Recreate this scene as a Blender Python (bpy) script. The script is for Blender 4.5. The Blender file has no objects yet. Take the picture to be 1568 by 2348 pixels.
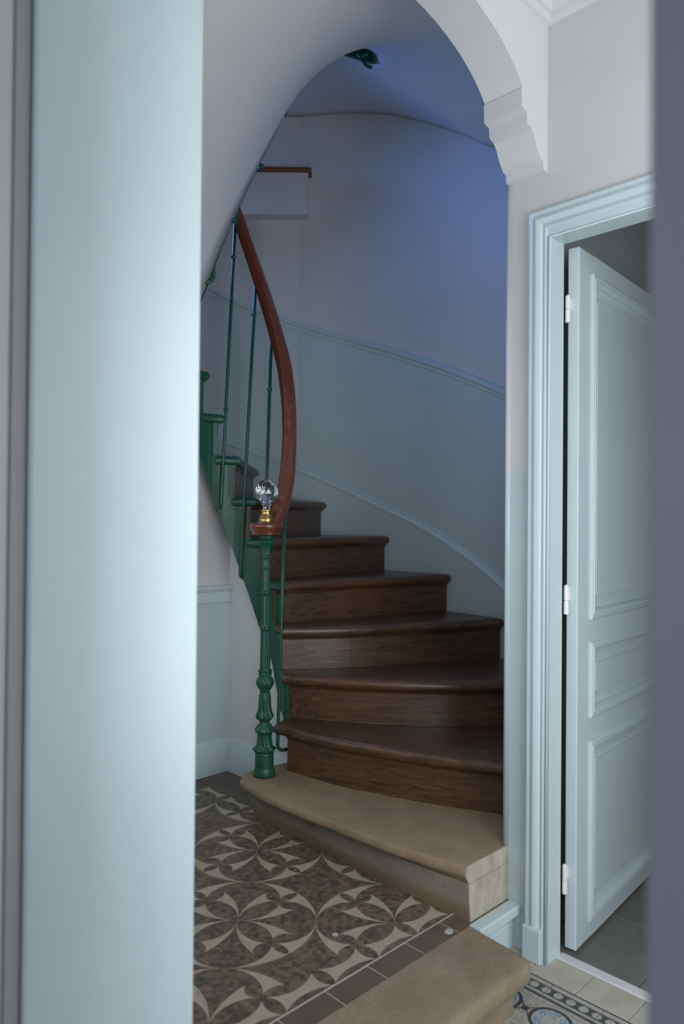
import bpy, bmesh, math, random
from mathutils import Vector, Matrix
random.seed(7)
scene = bpy.context.scene
COL = scene.collection

# ------------------------------------------------------------------ camera
cam_d = bpy.data.cameras.new('camera'); cam = bpy.data.objects.new('camera', cam_d); COL.objects.link(cam)
fw = Vector((0.69833, 0.71571, 0.009977)); rt = Vector((0.715657, -0.6984, 0.008507)); up = Vector((-0.013056, -0.0012, 0.999914))
M = Matrix((rt, up, -fw)).transposed().to_4x4(); M.translation = Vector((0, 0, 1.37626)); cam.matrix_world = M
cam_d.sensor_fit = 'VERTICAL'; cam_d.sensor_height = 36.0; cam_d.sensor_width = 24.04
cam_d.lens = 1693.07 * 36.0 / 2348.0
cam_d.clip_start = 0.02
cam_d.dof.use_dof = True; cam_d.dof.focus_distance = 3.0; cam_d.dof.aperture_fstop = 3.0
scene.camera = cam
# ------------------------------------------------------------------ light
vs = scene.view_settings
vs.view_transform = 'Standard'; vs.look = 'None'; vs.gamma = 1.0; vs.use_curve_mapping = False
vs.exposure = 0.17
world = bpy.data.worlds.new('world'); scene.world = world; world.use_nodes = True
world.node_tree.nodes['Background'].inputs[0].default_value = (0.55, 0.70, 1.0, 1)
world.node_tree.nodes['Background'].inputs[1].default_value = 0.02


def area_light(name, loc, direction, sx, sy, power, color):
    d = bpy.data.lights.new(name, 'AREA'); d.shape = 'RECTANGLE'; d.size = sx; d.size_y = sy
    d.energy = power; d.color = color
    o = bpy.data.objects.new(name, d); COL.objects.link(o)
    o.location = loc
    o.rotation_euler = Vector(direction).to_track_quat('-Z', 'Z').to_euler()
    return o


# daylight through the glazed street door at the end of the hall
area_light('hall_door_daylight', (1.37, -1.22, 1.40), (0.0, 1, 0.0), 1.25, 2.3, 28, (0.90, 0.96, 1.0))
# side fill lamp, added to brighten the door leaf and casing
area_light('hall_side_fill', (0.68, -0.36, 1.35), (1, 0.15, 0.0), 0.80, 1.9, 40, (0.90, 0.96, 1.0))
# daylight through the small stair window on the half landing, blue
area_light('stair_window_daylight', (2.35, 3.78, 3.61), (0.24, -1.0, -0.72), 0.95, 0.26, 11.5, (0.10, 0.32, 1.0)).data.spread = math.radians(86)
# blue fill lamp added below the stairwell ceiling for the string and balusters
area_light('stairwell_top_fill', (2.1, 2.6, 6.4), (0, 0, -1), 1.6, 1.6, 6, (0.25, 0.50, 1.0))
# daylight through the window on the left side of the landing
area_light('landing_window_daylight', (0.675, 2.35, 1.35), (1, 0.0, -0.1), 0.75, 1.3, 5, (0.86, 0.94, 1.0))
# fill lamp added in the room around the viewpoint, no window built
area_light('near_room_fill', (-2.1, 1.2, 1.6), (1, 0.0, 0), 1.0, 1.4, 24, (0.85, 0.92, 1.0))


# ------------------------------------------------------------------ helpers
def link(o, parent=None):
    COL.objects.link(o)
    if parent is not None:
        o.parent = parent
    return o


def tag(o, label=None, cat=None, group=None, kind=None):
    if label: o['label'] = label
    if cat: o['category'] = cat
    if group: o['group'] = group
    if kind: o['kind'] = kind
    return o


def empty(name, loc=(0, 0, 0)):
    o = bpy.data.objects.new(name, None); o.empty_display_size = 0.1
    COL.objects.link(o); o.location = loc
    return o


def mobj(name, verts, faces, mats, parent=None, smooth=False, fm=None, loc=None):
    me = bpy.data.meshes.new(name)
    me.from_pydata([tuple(v) for v in verts], [], faces)
    for m in (mats if isinstance(mats, (list, tuple)) else [mats]):
        me.materials.append(m)
    if fm:
        for p, i in zip(me.polygons, fm): p.material_index = i
    bm = bmesh.new(); bm.from_mesh(me)
    bmesh.ops.recalc_face_normals(bm, faces=bm.faces)
    bm.to_mesh(me); bm.free()
    if smooth is not False:
        for p in me.polygons: p.use_smooth = True
        if smooth is not True:
            me.set_sharp_from_angle(angle=math.radians(smooth))
    o = bpy.data.objects.new(name, me)
    link(o, parent)
    if parent is not None:
        pm = Matrix.Translation(world_loc(parent))
        o.matrix_parent_inverse = pm.inverted()
    return o


def world_loc(p):
    l = Vector(p.location)
    if p.parent is not None:
        l = l + (world_loc(p.parent) if p.type == 'EMPTY' and p.parent else Vector((0, 0, 0)))
    return l


def add_bevel(o, w, seg=2):
    b = o.modifiers.new('bevel', 'BEVEL'); b.width = w; b.segments = seg; b.limit_method = 'ANGLE'
    b.angle_limit = math.radians(40); b.harden_normals = False
    return o


class MB:
    """collects shapes into one mesh"""
    def __init__(self): self.v = []; self.f = []; self.m = []
    def box(self, lo, hi, mi=0):
        n = len(self.v); x0, y0, z0 = lo; x1, y1, z1 = hi
        self.v += [(x0, y0, z0), (x1, y0, z0), (x1, y1, z0), (x0, y1, z0), (x0, y0, z1), (x1, y0, z1), (x1, y1, z1), (x0, y1, z1)]
        for q in ((0, 3, 2, 1), (4, 5, 6, 7), (0, 1, 5, 4), (1, 2, 6, 5), (2, 3, 7, 6), (3, 0, 4, 7)):
            self.f.append(tuple(n + i for i in q)); self.m.append(mi)
        return self
    def poly(self, pts, mi=0):
        n = len(self.v); self.v += [tuple(p) for p in pts]; self.f.append(tuple(range(n, n + len(pts)))); self.m.append(mi)
        return self
    def prism(self, ring_a, ring_b, mi=0, caps=True):
        n = len(self.v); k = len(ring_a)
        self.v += [tuple(p) for p in ring_a] + [tuple(p) for p in ring_b]
        for i in range(k):
            j = (i + 1) % k
            self.f.append((n + i, n + j, n + k + j, n + k + i)); self.m.append(mi)
        if caps:
            self.f.append(tuple(range(n, n + k))[::-1]); self.m.append(mi)
            self.f.append(tuple(range(n + k, n + 2 * k))); self.m.append(mi)
        return self
    def loft(self, rings, mi=0, closed=True, caps=True):
        n = len(self.v); k = len(rings[0])
        for r in rings: self.v += [tuple(p) for p in r]
        for a in range(len(rings) - 1):
            for i in range(k if closed else k - 1):
                j = (i + 1) % k
                self.f.append((n + a * k + i, n + a * k + j, n + (a + 1) * k + j, n + (a + 1) * k + i)); self.m.append(mi)
        if caps:
            self.f.append(tuple(range(n, n + k))[::-1]); self.m.append(mi)
            e = n + (len(rings) - 1) * k
            self.f.append(tuple(range(e, e + k))); self.m.append(mi)
        return self
    def lathe(self, prof, center=(0, 0, 0), seg=32, mi=0, mod=None, caps=True):
        rings = []
        for (r, z) in prof:
            ring = []
            for i in range(seg):
                a = 2 * math.pi * i / seg
                rr = r * (mod(a, z, r) if mod else 1.0)
                ring.append((center[0] + rr * math.cos(a), center[1] + rr * math.sin(a), center[2] + z))
            rings.append(ring)
        return self.loft(rings, mi, True, caps)
    def tube(self, path, r, seg=10, mi=0):
        path = [Vector(p) for p in path]; rings = []
        ref = None
        for i, p in enumerate(path):
            t = (path[min(i + 1, len(path) - 1)] - path[max(i - 1, 0)]).normalized()
            if ref is None:
                ref = t.orthogonal().normalized()
            ref = (ref - t * ref.dot(t)).normalized()
            b = t.cross(ref)
            rr = r[i] if isinstance(r, (list, tuple)) else r
            rings.append([p + ref * (rr * math.cos(2 * math.pi * k / seg)) + b * (rr * math.sin(2 * math.pi * k / seg)) for k in range(seg)])
        return self.loft(rings, mi)
    def sweep(self, prof, path, normals, mi=0):
        """prof: list of (offset along normal, up); path of 3D points, horizontal normals"""
        rings = [[(p[0] + n[0] * o, p[1] + n[1] * o, p[2] + u) for (o, u) in prof] for p, n in zip(path, normals)]
        return self.loft(rings, mi)
    def build(self, name, mats, parent=None, smooth=False):
        return mobj(name, self.v, self.f, mats, parent, smooth, self.m)


def catmull(P, n=12):
    P = [Vector(p) for p in P]; Q = []
    Ex = [2 * P[0] - P[1]] + P + [2 * P[-1] - P[-2]]
    for i in range(len(P) - 1):
        p0, p1, p2, p3 = Ex[i:i + 4]
        for k in range(n):
            t = k / n
            Q.append(.5 * ((2 * p1) + (p2 - p0) * t + (2 * p0 - 5 * p1 + 4 * p2 - p3) * t * t + (3 * p1 - p0 - 3 * p2 + p3) * t ** 3))
    Q.append(P[-1])
    return Q


def interp(x, xs, ys):
    if x <= xs[0]: return ys[0] + (x - xs[0]) * (ys[1] - ys[0]) / (xs[1] - xs[0])
    for i in range(len(xs) - 1):
        if x <= xs[i + 1]:
            return ys[i] + (x - xs[i]) * (ys[i + 1] - ys[i]) / (xs[i + 1] - xs[i])
    return ys[-1] + (x - xs[-1]) * (ys[-1] - ys[-2]) / (xs[-1] - xs[-2])


# ------------------------------------------------------------------ materials
class S:
    """tiny expression wrapper that writes math nodes"""
    def __init__(s, nt, k): s.nt = nt; s.k = k
    def _b(s, op, *a):
        n = s.nt.nodes.new('ShaderNodeMath'); n.operation = op
        for i, q in enumerate(a):
            q = q.k if isinstance(q, S) else q
            if isinstance(q, (int, float)): n.inputs[i].default_value = q
            else: s.nt.links.new(q, n.inputs[i])
        return S(s.nt, n.outputs[0])
    def __add__(s, o): return s._b('ADD', s, o)
    __radd__ = __add__
    def __sub__(s, o): return s._b('SUBTRACT', s, o)
    def __rsub__(s, o): return s._b('SUBTRACT', o, s)
    def __mul__(s, o): return s._b('MULTIPLY', s, o)
    __rmul__ = __mul__
    def __truediv__(s, o): return s._b('DIVIDE', s, o)
    def abs(s): return s._b('ABSOLUTE', s)
    def sqrt(s): return s._b('SQRT', s)
    def rnd(s): return s._b('ROUND', s)
    def floor(s): return s._b('FLOOR', s)
    def frac(s): return s._b('FRACT', s)
    def mx(s, o): return s._b('MAXIMUM', s, o)
    def mn(s, o): return s._b('MINIMUM', s, o)
    def gt(s, o): return s._b('GREATER_THAN', s, o)
    def lt(s, o): return s._b('LESS_THAN', s, o)
    def atan2(s, o): return s._b('ARCTAN2', s, o)
    def dist(s, y, cx, cy): return ((s - cx) * (s - cx) + (y - cy) * (y - cy)).sqrt()


def soft(e, w):
    """0..1 ramp of e across +-w"""
    n = e.nt.nodes.new('ShaderNodeMapRange'); n.inputs[1].default_value = -w; n.inputs[2].default_value = w
    e.nt.links.new(e.k, n.inputs[0]); return S(e.nt, n.outputs[0])


def new_mat(name, rough=0.6, spec=0.5, metallic=0.0):
    m = bpy.data.materials.new(name); m.use_nodes = True
    nt = m.node_tree; b = nt.nodes['Principled BSDF']
    b.inputs['Roughness'].default_value = rough
    b.inputs['Specular IOR Level'].default_value = spec
    b.inputs['Metallic'].default_value = metallic
    return m, nt, b


def pos(nt):
    g = nt.nodes.new('ShaderNodeNewGeometry'); s = nt.nodes.new('ShaderNodeSeparateXYZ')
    nt.links.new(g.outputs['Position'], s.inputs[0])
    return S(nt, s.outputs[0]), S(nt, s.outputs[1]), S(nt, s.outputs[2]), g.outputs['Position']


def vec(nt, x, y, z):
    c = nt.nodes.new('ShaderNodeCombineXYZ')
    for i, q in enumerate((x, y, z)):
        if isinstance(q, S): nt.links.new(q.k, c.inputs[i])
        else: c.inputs[i].default_value = q
    return c.outputs[0]


def noise(nt, v, scale, detail=4, rough=0.55, dist=0.0):
    n = nt.nodes.new('ShaderNodeTexNoise'); n.inputs['Scale'].default_value = scale
    n.inputs['Detail'].default_value = detail; n.inputs['Roughness'].default_value = rough
    n.inputs['Distortion'].default_value = dist
    if v is not None: nt.links.new(v, n.inputs['Vector'])
    return S(nt, n.outputs[0])


def mix(nt, f, a, b):
    n = nt.nodes.new('ShaderNodeMix'); n.data_type = 'RGBA'
    for sock, q in ((n.inputs[0], f), (n.inputs[6], a), (n.inputs[7], b)):
        if isinstance(q, S): nt.links.new(q.k, sock)
        elif isinstance(q, (int, float)): sock.default_value = q
        elif isinstance(q, tuple): sock.default_value = (*q, 1)
        else: nt.links.new(q, sock)
    return n.outputs[2]


def ramp(nt, f, stops):
    n = nt.nodes.new('ShaderNodeValToRGB'); el = n.color_ramp.elements
    while len(el) < len(stops): el.new(0.5)
    for e, (p, c) in zip(el, stops): e.position = p; e.color = (*c, 1)
    nt.links.new(f.k, n.inputs[0]); return n.outputs[0]


def bump(nt, b, h, strength=0.2, dist=0.01):
    n = nt.nodes.new('ShaderNodeBump'); n.inputs['Strength'].default_value = strength; n.inputs['Distance'].default_value = dist
    nt.links.new(h.k, n.inputs['Height']); nt.links.new(n.outputs[0], b.inputs['Normal'])


def paint(name, c, rough=0.55, var=0.03, bs=0.06, spec=0.4):
    m, nt, b = new_mat(name, rough, spec)
    x, y, z, p = pos(nt)
    n = noise(nt, p, 3.0, 5)
    lo = tuple(k * (1 - var) for k in c); hi = tuple(min(1, k * (1 + var)) for k in c)
    nt.links.new(ramp(nt, n, [(0.3, lo), (0.7, hi)]), b.inputs['Base Color'])
    bump(nt, b, noise(nt, p, 220.0, 3), bs, 0.002)
    return m


WHITE = (0.60, 0.59, 0.59)
BLUE = (0.50, 0.585, 0.61)
m_white = paint('paint_lilac_white', WHITE)
m_blue = paint('paint_pale_blue', BLUE)
m_trim = paint('paint_pale_blue_satin', (0.55, 0.635, 0.66), rough=0.36, bs=0.04)
m_trimw = paint('paint_white_satin', (0.66, 0.66, 0.665), rough=0.45)
m_ceil = paint('paint_ceiling', (0.66, 0.655, 0.65))
m_grey_shade = paint('paint_grey_shade', (0.36, 0.35, 0.35))  # darker grey stands in for shade on the architrave edge
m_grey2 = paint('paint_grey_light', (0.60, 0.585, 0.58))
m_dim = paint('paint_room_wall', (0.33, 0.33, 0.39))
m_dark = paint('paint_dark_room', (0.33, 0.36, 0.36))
m_hinge = paint('hinge_white', (0.78, 0.76, 0.74), rough=0.4)


def two_tone(name, zsplit):
    m, nt, b = new_mat(name, 0.55, 0.4)
    x, y, z, p = pos(nt)
    f = soft(z - zsplit + (noise(nt, p, 30, 3) - 0.5) * 0.006, 0.012)
    n = noise(nt, p, 3.0, 5)
    a = ramp(nt, n, [(0.3, tuple(k * .97 for k in BLUE)), (0.7, tuple(k * 1.03 for k in BLUE))])
    c = ramp(nt, n, [(0.3, tuple(k * .97 for k in WHITE)), (0.7, tuple(k * 1.03 for k in WHITE))])
    nt.links.new(mix(nt, f, a, c), b.inputs['Base Color'])
    bump(nt, b, noise(nt, p, 220.0, 3), 0.06, 0.002)
    return m


m_hallwall = two_tone('paint_hall_two_tone', 1.54)
m_bead = two_tone('paint_hall_bead', 1.54); m_bead.node_tree.nodes['Principled BSDF'].inputs['Roughness'].default_value = 0.25
CX, CY = 1.92, 2.65          # centre of the stair eye


def wood_mat(name, painted_r=None, dark=1.0):
    m, nt, b = new_mat(name, 0.36, 0.5)
    x, y, z, p = pos(nt)
    r = x.dist(y, CX, CY); th = (y - CY).atan2(x - CX)
    v = vec(nt, r * 2.2, th * 14.0, z * 26.0)
    g = noise(nt, v, 2.6, 9, 0.62, 1.2)
    fine = noise(nt, vec(nt, r * 6.0, th * 120.0, z * 160.0), 2.0, 4, 0.6)
    wear = noise(nt, p, 4.2, 4, 0.6)
    col = ramp(nt, g, [(0.25, (0.022 * dark, 0.0115 * dark, 0.0062 * dark)), (0.55, (0.092 * dark, 0.048 * dark, 0.025 * dark)), (0.8, (0.17 * dark, 0.094 * dark, 0.050 * dark))])
    red = ramp(nt, wear, [(0.52, (0, 0, 0)), (0.75, (1, 1, 1))])
    rs = nt.nodes.new('ShaderNodeSeparateColor'); nt.links.new(red, rs.inputs[0])
    col = mix(nt, S(nt, rs.outputs[0]) * 0.55, col, (0.17, 0.052, 0.022))
    f2 = (fine - 0.4) * 1.2
    col = mix(nt, f2 * 0.4, col, (0.012, 0.007, 0.005))
    if painted_r:
        f = soft(painted_r - r + (noise(nt, p, 60, 3) - 0.5) * 0.01, 0.003)
        col = mix(nt, f, col, GREEN)
    nt.links.new(col, b.inputs['Base Color'])
    nt.links.new((wear * 0.30 + 0.22).k, b.inputs['Roughness'])
    b.inputs['Coat Weight'].default_value = 0.18; b.inputs['Coat Roughness'].default_value = 0.24
    bump(nt, b, fine * 0.6 + g, 0.22, 0.004)
    return m


GREEN = (0.0095, 0.072, 0.043)
m_wood = wood_mat('oak_stair')
m_wood_p = wood_mat('oak_stair_painted_end', 0.258)


def green_mat():
    m, nt, b = new_mat('green_gloss_paint', 0.36, 0.45)
    x, y, z, p = pos(nt)
    n = noise(nt, p, 14, 5)
    col = ramp(nt, n, [(0.3, (0.007, 0.058, 0.034)), (0.7, (0.012, 0.088, 0.052))])
    chip = noise(nt, p, 55, 3, 0.7)
    f = soft(chip - 0.775, 0.01)
    col = mix(nt, f, col, (0.22, 0.30, 0.24))
    nt.links.new(col, b.inputs['Base Color'])
    bump(nt, b, noise(nt, p, 90, 4), 0.10, 0.004)
    return m


m_green = green_mat()


def mahogany():
    m, nt, b = new_mat('mahogany_handrail', 0.27, 0.5)
    x, y, z, p = pos(nt)
    th = (y - CY).atan2(x - CX)
    v = vec(nt, x.dist(y, CX, CY) * 60.0, (z - th * 0.58) * 60.0, z * 2.5)
    g = noise(nt, v, 1.6, 7, 0.6, 0.6)
    col = ramp(nt, g, [(0.25, (0.055, 0.012, 0.0045)), (0.55, (0.13, 0.031, 0.010)), (0.85, (0.24, 0.066, 0.021))])
    nt.links.new(col, b.inputs['Base Color'])
    b.inputs['Coat Weight'].default_value = 0.5; b.inputs['Coat Roughness'].default_value = 0.15
    sp = noise(nt, p, 160, 2, 0.5)
    bump(nt, b, g * 0.4 + soft(sp - 0.74, 0.02), 0.10, 0.003)
    return m


m_mah = mahogany()


def stone_mat(name, c0, c1, rough=0.75, lit_y=None, front=None):
    m, nt, b = new_mat(name, rough, 0.35)
    x, y, z, p = pos(nt)
    n = noise(nt, p, 9, 8, 0.65); n2 = noise(nt, p, 170, 4, 0.7); n3 = noise(nt, p, 2.3, 4)
    col = ramp(nt, n * 0.6 + n3 * 0.4, [(0.33, c0), (0.66, c1)])
    grain = soft(n2 - 0.53, 0.16)
    col = mix(nt, grain * 0.45, col, tuple(k * 0.5 for k in c0))
    if front:      # cement wash on the riser, brown dirt band along its foot
        wash = ramp(nt, n, [(0.3, (0.26, 0.235, 0.195)), (0.7, (0.37, 0.34, 0.295))])
        dirt = soft(z - front - (n3 - 0.5) * 0.08 - (n - 0.5) * 0.05, 0.012)
        col = mix(nt, dirt * 0.85, col, mix(nt, grain * 0.35, wash, (0.10, 0.085, 0.065)))
        sc = soft(noise(nt, vec(nt, x * 9, y * 16, z * 30), 2.0, 3, 0.7) - 0.73, 0.02)
        col = mix(nt, sc * 0.6, col, (0.55, 0.52, 0.47))
    spot = soft(noise(nt, p, 34, 3, 0.6) - 0.74, 0.015)
    col = mix(nt, spot * 0.5, col, (0.09, 0.065, 0.045))
    if lit_y:      # paler end face, hall light painted into the colour
        f = soft(lit_y - y, 0.0015)
        lit_end = ramp(nt, noise(nt, vec(nt, x * 22, y, z * 13), 1.2, 7, 0.7), [(0.3, (0.36, 0.31, 0.235)), (0.7, (0.56, 0.51, 0.42))])
        col = mix(nt, f, col, lit_end)
    nt.links.new(col, b.inputs['Base Color'])
    bump(nt, b, n2 + n * 0.8, 0.5, 0.006)
    return m


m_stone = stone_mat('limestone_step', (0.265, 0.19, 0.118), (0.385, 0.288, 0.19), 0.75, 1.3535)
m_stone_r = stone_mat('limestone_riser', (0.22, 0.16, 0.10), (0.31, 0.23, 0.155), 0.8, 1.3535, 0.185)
m_stone2 = stone_mat('limestone_threshold', (0.26, 0.195, 0.13), (0.40, 0.315, 0.225), 0.6)
m_brass, nt_, b_ = new_mat('brass', 0.28, 0.5, 1.0); b_.inputs['Base Color'].default_value = (0.52, 0.36, 0.13, 1)
m_glass, nt_, b_ = new_mat('crystal', 0.0, 0.5); b_.inputs['Transmission Weight'].default_value = 1.0
b_.inputs['IOR'].default_value = 1.55; b_.inputs['Base Color'].default_value = (0.97, 0.98, 1, 1)
m_pane, nt_, b_ = new_mat('window_glass', 0.02, 0.5); b_.inputs['Transmission Weight'].default_value = 1.0
b_.inputs['IOR'].default_value = 1.45; b_.inputs['Base Color'].default_value = (0.6, 0.75, 1.0, 1)
m_sillwood = paint('sill_wood', (0.16, 0.062, 0.03), rough=0.35)
m_grout = paint('grout', (0.46, 0.43, 0.39), rough=0.85)
m_bed = paint('mortar_bed', (0.14, 0.12, 0.10), rough=0.9)

U = 0.17056; BX, BY = 1.3699, 1.8474


def landing_tile_mat():
    m, nt, b = new_mat('encaustic_circle_tile', 0.48, 0.4)
    x, y, z, p = pos(nt)
    a = (x - BX) / U; bb = (BY - y) / U
    pp = (a + bb) * 0.5; qq = (a - bb) * 0.5
    pp = pp - (pp * 0.5).rnd() * 2.0; qq = qq - (qq * 0.5).rnd() * 2.0
    a2 = (pp + qq).abs(); b2 = (pp - qq).abs()
    u = a2.mx(b2); v = a2.mn(b2)
    W = 0.010
    R2 = math.sqrt(0.5); R = math.sqrt(2)
    lens = soft(u.dist(v, .5, -.5) - R2, W)                       # 1 outside the lens
    fin = soft(R - u.dist(v, 1.0, -1.0), W)                       # 1 below the outer edge
    eye_s = soft(u.dist(v, 1.095, .2) - .235, W)
    inner = soft(R2 - u.dist(v, .5, .5), W)
    w1 = lens * fin * eye_s * inner * u.lt(1.0)
    ring = soft(u.dist(v, .5, .5) - R2, W) * soft(R - (u * u + v * v).sqrt(), W)
    eu = (u - 1.205) / 0.195; ev = v / 0.088
    eye = soft((eu * eu + ev * ev).sqrt() - 1.0, 0.06)
    w2 = ring * eye
    white = w1.mx(w2)
    # cut edge row: concave four pointed stars along the two borders

    def star(al, be, e0, ln):
        ta = al - al.floor(); tb = be - e0
        k1 = soft(ta.dist(tb, .5, -.5) - R2, W)
        k2 = soft(ta.dist(tb, .5, ln + .76) - .91, W)
        k3 = soft(ta.dist(tb, -.278, ln / 2) - .398, W) * soft(ta.dist(tb, 1.278, ln / 2) - .398, W)
        return k1 * k2 * k3
    inb = bb.gt(2.0); ina = a.gt(3.0)
    white = white * (1.0 - inb) + star(a, bb, 2.0, 0.53) * inb
    white = white * (1.0 - ina) + star(bb, a, 3.0, 0.46) * ina
    # tessera mottling of the dark ground
    vn = nt.nodes.new('ShaderNodeTexVoronoi'); vn.inputs['Scale'].default_value = 10.0; vn.inputs['Randomness'].default_value = 0.45
    nt.links.new(vec(nt, (a + bb) * 0.9, (a - bb) * 0.9, 0.0), vn.inputs['Vector'])
    sp = nt.nodes.new('ShaderNodeSeparateColor'); nt.links.new(vn.outputs['Color'], sp.inputs[0])
    cell = S(nt, sp.outputs[0])
    rr = (a2 * a2 + b2 * b2).sqrt()
    bands = ((rr * 5.5).frac() - 0.5).abs()
    big = noise(nt, p, 26, 3)
    f = cell * 0.55 + bands * 0.5 + (big - 0.5) * 0.9
    dark = ramp(nt, f, [(0.16, (0.086, 0.070, 0.052)), (0.40, (0.140, 0.106, 0.077)), (0.62, (0.185, 0.137, 0.097)), (0.9, (0.22, 0.145, 0.097))])
    lightc = ramp(nt, noise(nt, p, 40, 4), [(0.3, (0.39, 0.325, 0.25)), (0.7, (0.46, 0.388, 0.305))])
    col = mix(nt, white, dark, lightc)
    dust = soft(noise(nt, p, 190, 2, 0.5) - 0.80, 0.02)
    col = mix(nt, dust * 0.6, col, (0.6, 0.56, 0.5))
    nt.links.new(col, b.inputs['Base Color'])
    rg = noise(nt, p, 7, 4)
    nt.links.new((rg * 0.25 + 0.35).k, b.inputs['Roughness'])
    bump(nt, b, rg + noise(nt, p, 60, 3) * 0.3, 0.05, 0.004)
    return m


def plain_tile(name, c, rough=0.5):
    m, nt, b = new_mat(name, rough, 0.4)
    x, y, z, p = pos(nt)
    n = noise(nt, p, 12, 6)
    nt.links.new(ramp(nt, n, [(0.3, tuple(k * .86 for k in c)), (0.7, tuple(k * 1.12 for k in c))]), b.inputs['Base Color'])
    bump(nt, b, noise(nt, p, 70, 4), 0.08, 0.003)
    return m


m_ltile = landing_tile_mat()
m_btile = plain_tile('brown_border_tile', (0.135, 0.102, 0.076))
m_wtile = plain_tile('cream_hall_tile', (0.46, 0.42, 0.355))
m_gtile = plain_tile('grey_room_tile', (0.165, 0.158, 0.148), 0.45)


def circles_tile_mat():
    m, nt, b = new_mat('circle_border_tile', 0.5, 0.4)
    x, y, z, p = pos(nt)
    sp = 0.0393
    ty = (y - 1.213) / sp; ty = (ty - ty.rnd()).abs() * sp
    tx = x - 1.961
    disc = soft(0.0135 - (tx * tx + ty * ty).sqrt(), 0.001)
    band = soft(0.0185 - tx.abs(), 0.001)
    line1 = soft(0.0035 - (x - 1.9995).abs(), 0.001)
    line2 = soft(0.0055 - (x - 1.927).abs(), 0.001)
    thin = soft(0.002 - (x - 1.936).abs(), 0.0008)
    d = (band * (1.0 - disc)).mx(line1).mx(line2)
    n = noise(nt, p, 30, 4)
    cream = ramp(nt, n, [(0.3, (0.36, 0.335, 0.295)), (0.7, (0.42, 0.395, 0.35))])
    nt.links.new(mix(nt, d, cream, (0.072, 0.072, 0.075)), b.inputs['Base Color'])
    return m


def blue_tile_mat():
    m, nt, b = new_mat('blue_motif_tile', 0.5, 0.4)
    x, y, z, p = pos(nt)
    T = 0.158
    tx = (x - 1.846) / T; ty = (y - 1.055) / T
    tx = tx - tx.rnd(); ty = ty - ty.rnd()
    r = (tx * tx + ty * ty).sqrt(); th = ty.atan2(tx)
    sq = (tx.abs() * tx.abs() * 1.15 + ty.abs() * ty.abs()).sqrt()
    ring = soft(0.034 - (sq - 0.36).abs(), 0.006)
    cyx = 0.5 - tx.abs(); cyy = 0.5 - ty.abs()
    c4 = (ty.abs() - 0.5).abs()
    knot = soft(0.07 - (tx * tx + c4 * c4).sqrt(), 0.01)
    bars = soft(0.020 - (tx.abs() - c4).abs(), 0.005) * soft(0.2 - tx.abs(), 0.01)
    leaf = noise(nt, vec(nt, tx.abs() * 9, ty.abs() * 9, 0.0), 1.5, 2, 0.4, 1.2)
    bl = soft(leaf - 0.52, 0.02) * soft(0.30 - sq, 0.02)
    gr = soft(noise(nt, vec(nt, tx.abs() * 14, ty.abs() * 5, 3.0), 1.6, 2, 0.5, 1.5) - 0.55, 0.02) * soft(sq - 0.42, 0.02)
    n = noise(nt, p, 30, 4)
    cream = ramp(nt, n, [(0.3, (0.35, 0.325, 0.28)), (0.7, (0.42, 0.395, 0.345))])
    col = mix(nt, gr * 0.8, cream, (0.17, 0.165, 0.15))
    col = mix(nt, bl, col, (0.10, 0.26, 0.40))
    col = mix(nt, ring.mx(knot).mx(bars), col, (0.045, 0.047, 0.055))
    nt.links.new(col, b.inputs['Base Color'])
    return m


m_ctile = circles_tile_mat(); m_bluetile = blue_tile_mat()

# ------------------------------------------------------------------ key dimensions
W = 2.087            # right hand wall face
LX = 0.66            # hall side face of the left wall
RX = 0.391           # room side face of the left wall
LZ = 0.1425          # landing level
YA0, YA1 = 1.22, 1.357   # arch wall front and back
ZC = 3.06            # hall ceiling


def structure(o, label, cat):
    return tag(o, label, cat, kind='structure')


# ================================================================== hall floor and tiles
fl = MB().box((LX, -1.4, -0.12), (2.20, 1.40, -0.006)).build('floor', m_bed)
structure(fl, 'lower hall floor of cream and blue patterned cement tiles', 'floor')


def tile_mesh(name, sx, sy, h, mat, ch=0.0012):
    me = bpy.data.meshes.new(name)
    x, y = sx / 2, sy / 2
    v = [(-x, -y, -h), (x, -y, -h), (x, y, -h), (-x, y, -h), (-x, -y, -ch), (x, -y, -ch), (x, y, -ch), (-x, y, -ch),
         (-x + ch, -y + ch, 0), (x - ch, -y + ch, 0), (x - ch, y - ch, 0), (-x + ch, y - ch, 0)]
    f = [(0, 3, 2, 1), (8, 9, 10, 11)]
    for i in range(4):
        j = (i + 1) % 4
        f += [(i, j, 4 + j, 4 + i), (4 + i, 4 + j, 8 + j, 8 + i)]
    me.from_pydata(v, [], f); me.materials.append(mat)
    return me


def put_tile(me, x, y, z, parent, rz=0, name='tile'):
    o = bpy.data.objects.new(name, me); link(o, parent)
    o.location = (x, y, z + random.uniform(-0.0003, 0.0003)); o.rotation_euler = (0, 0, rz)
    return o


T = 0.158
tm_w = tile_mesh('cream_tile', 0.1215, T - 0.002, 0.006, m_wtile)
tm_c = tile_mesh('border_tile', 0.0815, T - 0.002, 0.006, m_ctile)
tm_b = tile_mesh('blue_tile', T - 0.001, T - 0.001, 0.006, m_bluetile)
for k in range(-6, 3):
    yw = 0.988 + k * T
    if yw < 1.4: put_tile(tm_w, 2.0655, yw, 0, fl)
    yc = 1.055 + k * T
    if yc < 1.4: put_tile(tm_c, 1.963, yc, 0, fl)
    for q in range(0, 6):
        if yc < 1.3: put_tile(tm_b, 1.846 - q * T - 0.003, yc, 0, fl)
thr = add_bevel(MB().box((2.127, 0.20, -0.05), (2.166, 1.20, 0.003)).build('trim_1', m_trimw), 0.003)
structure(thr, 'narrow white door sill strip on the hall floor under the open door', 'sill')

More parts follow.
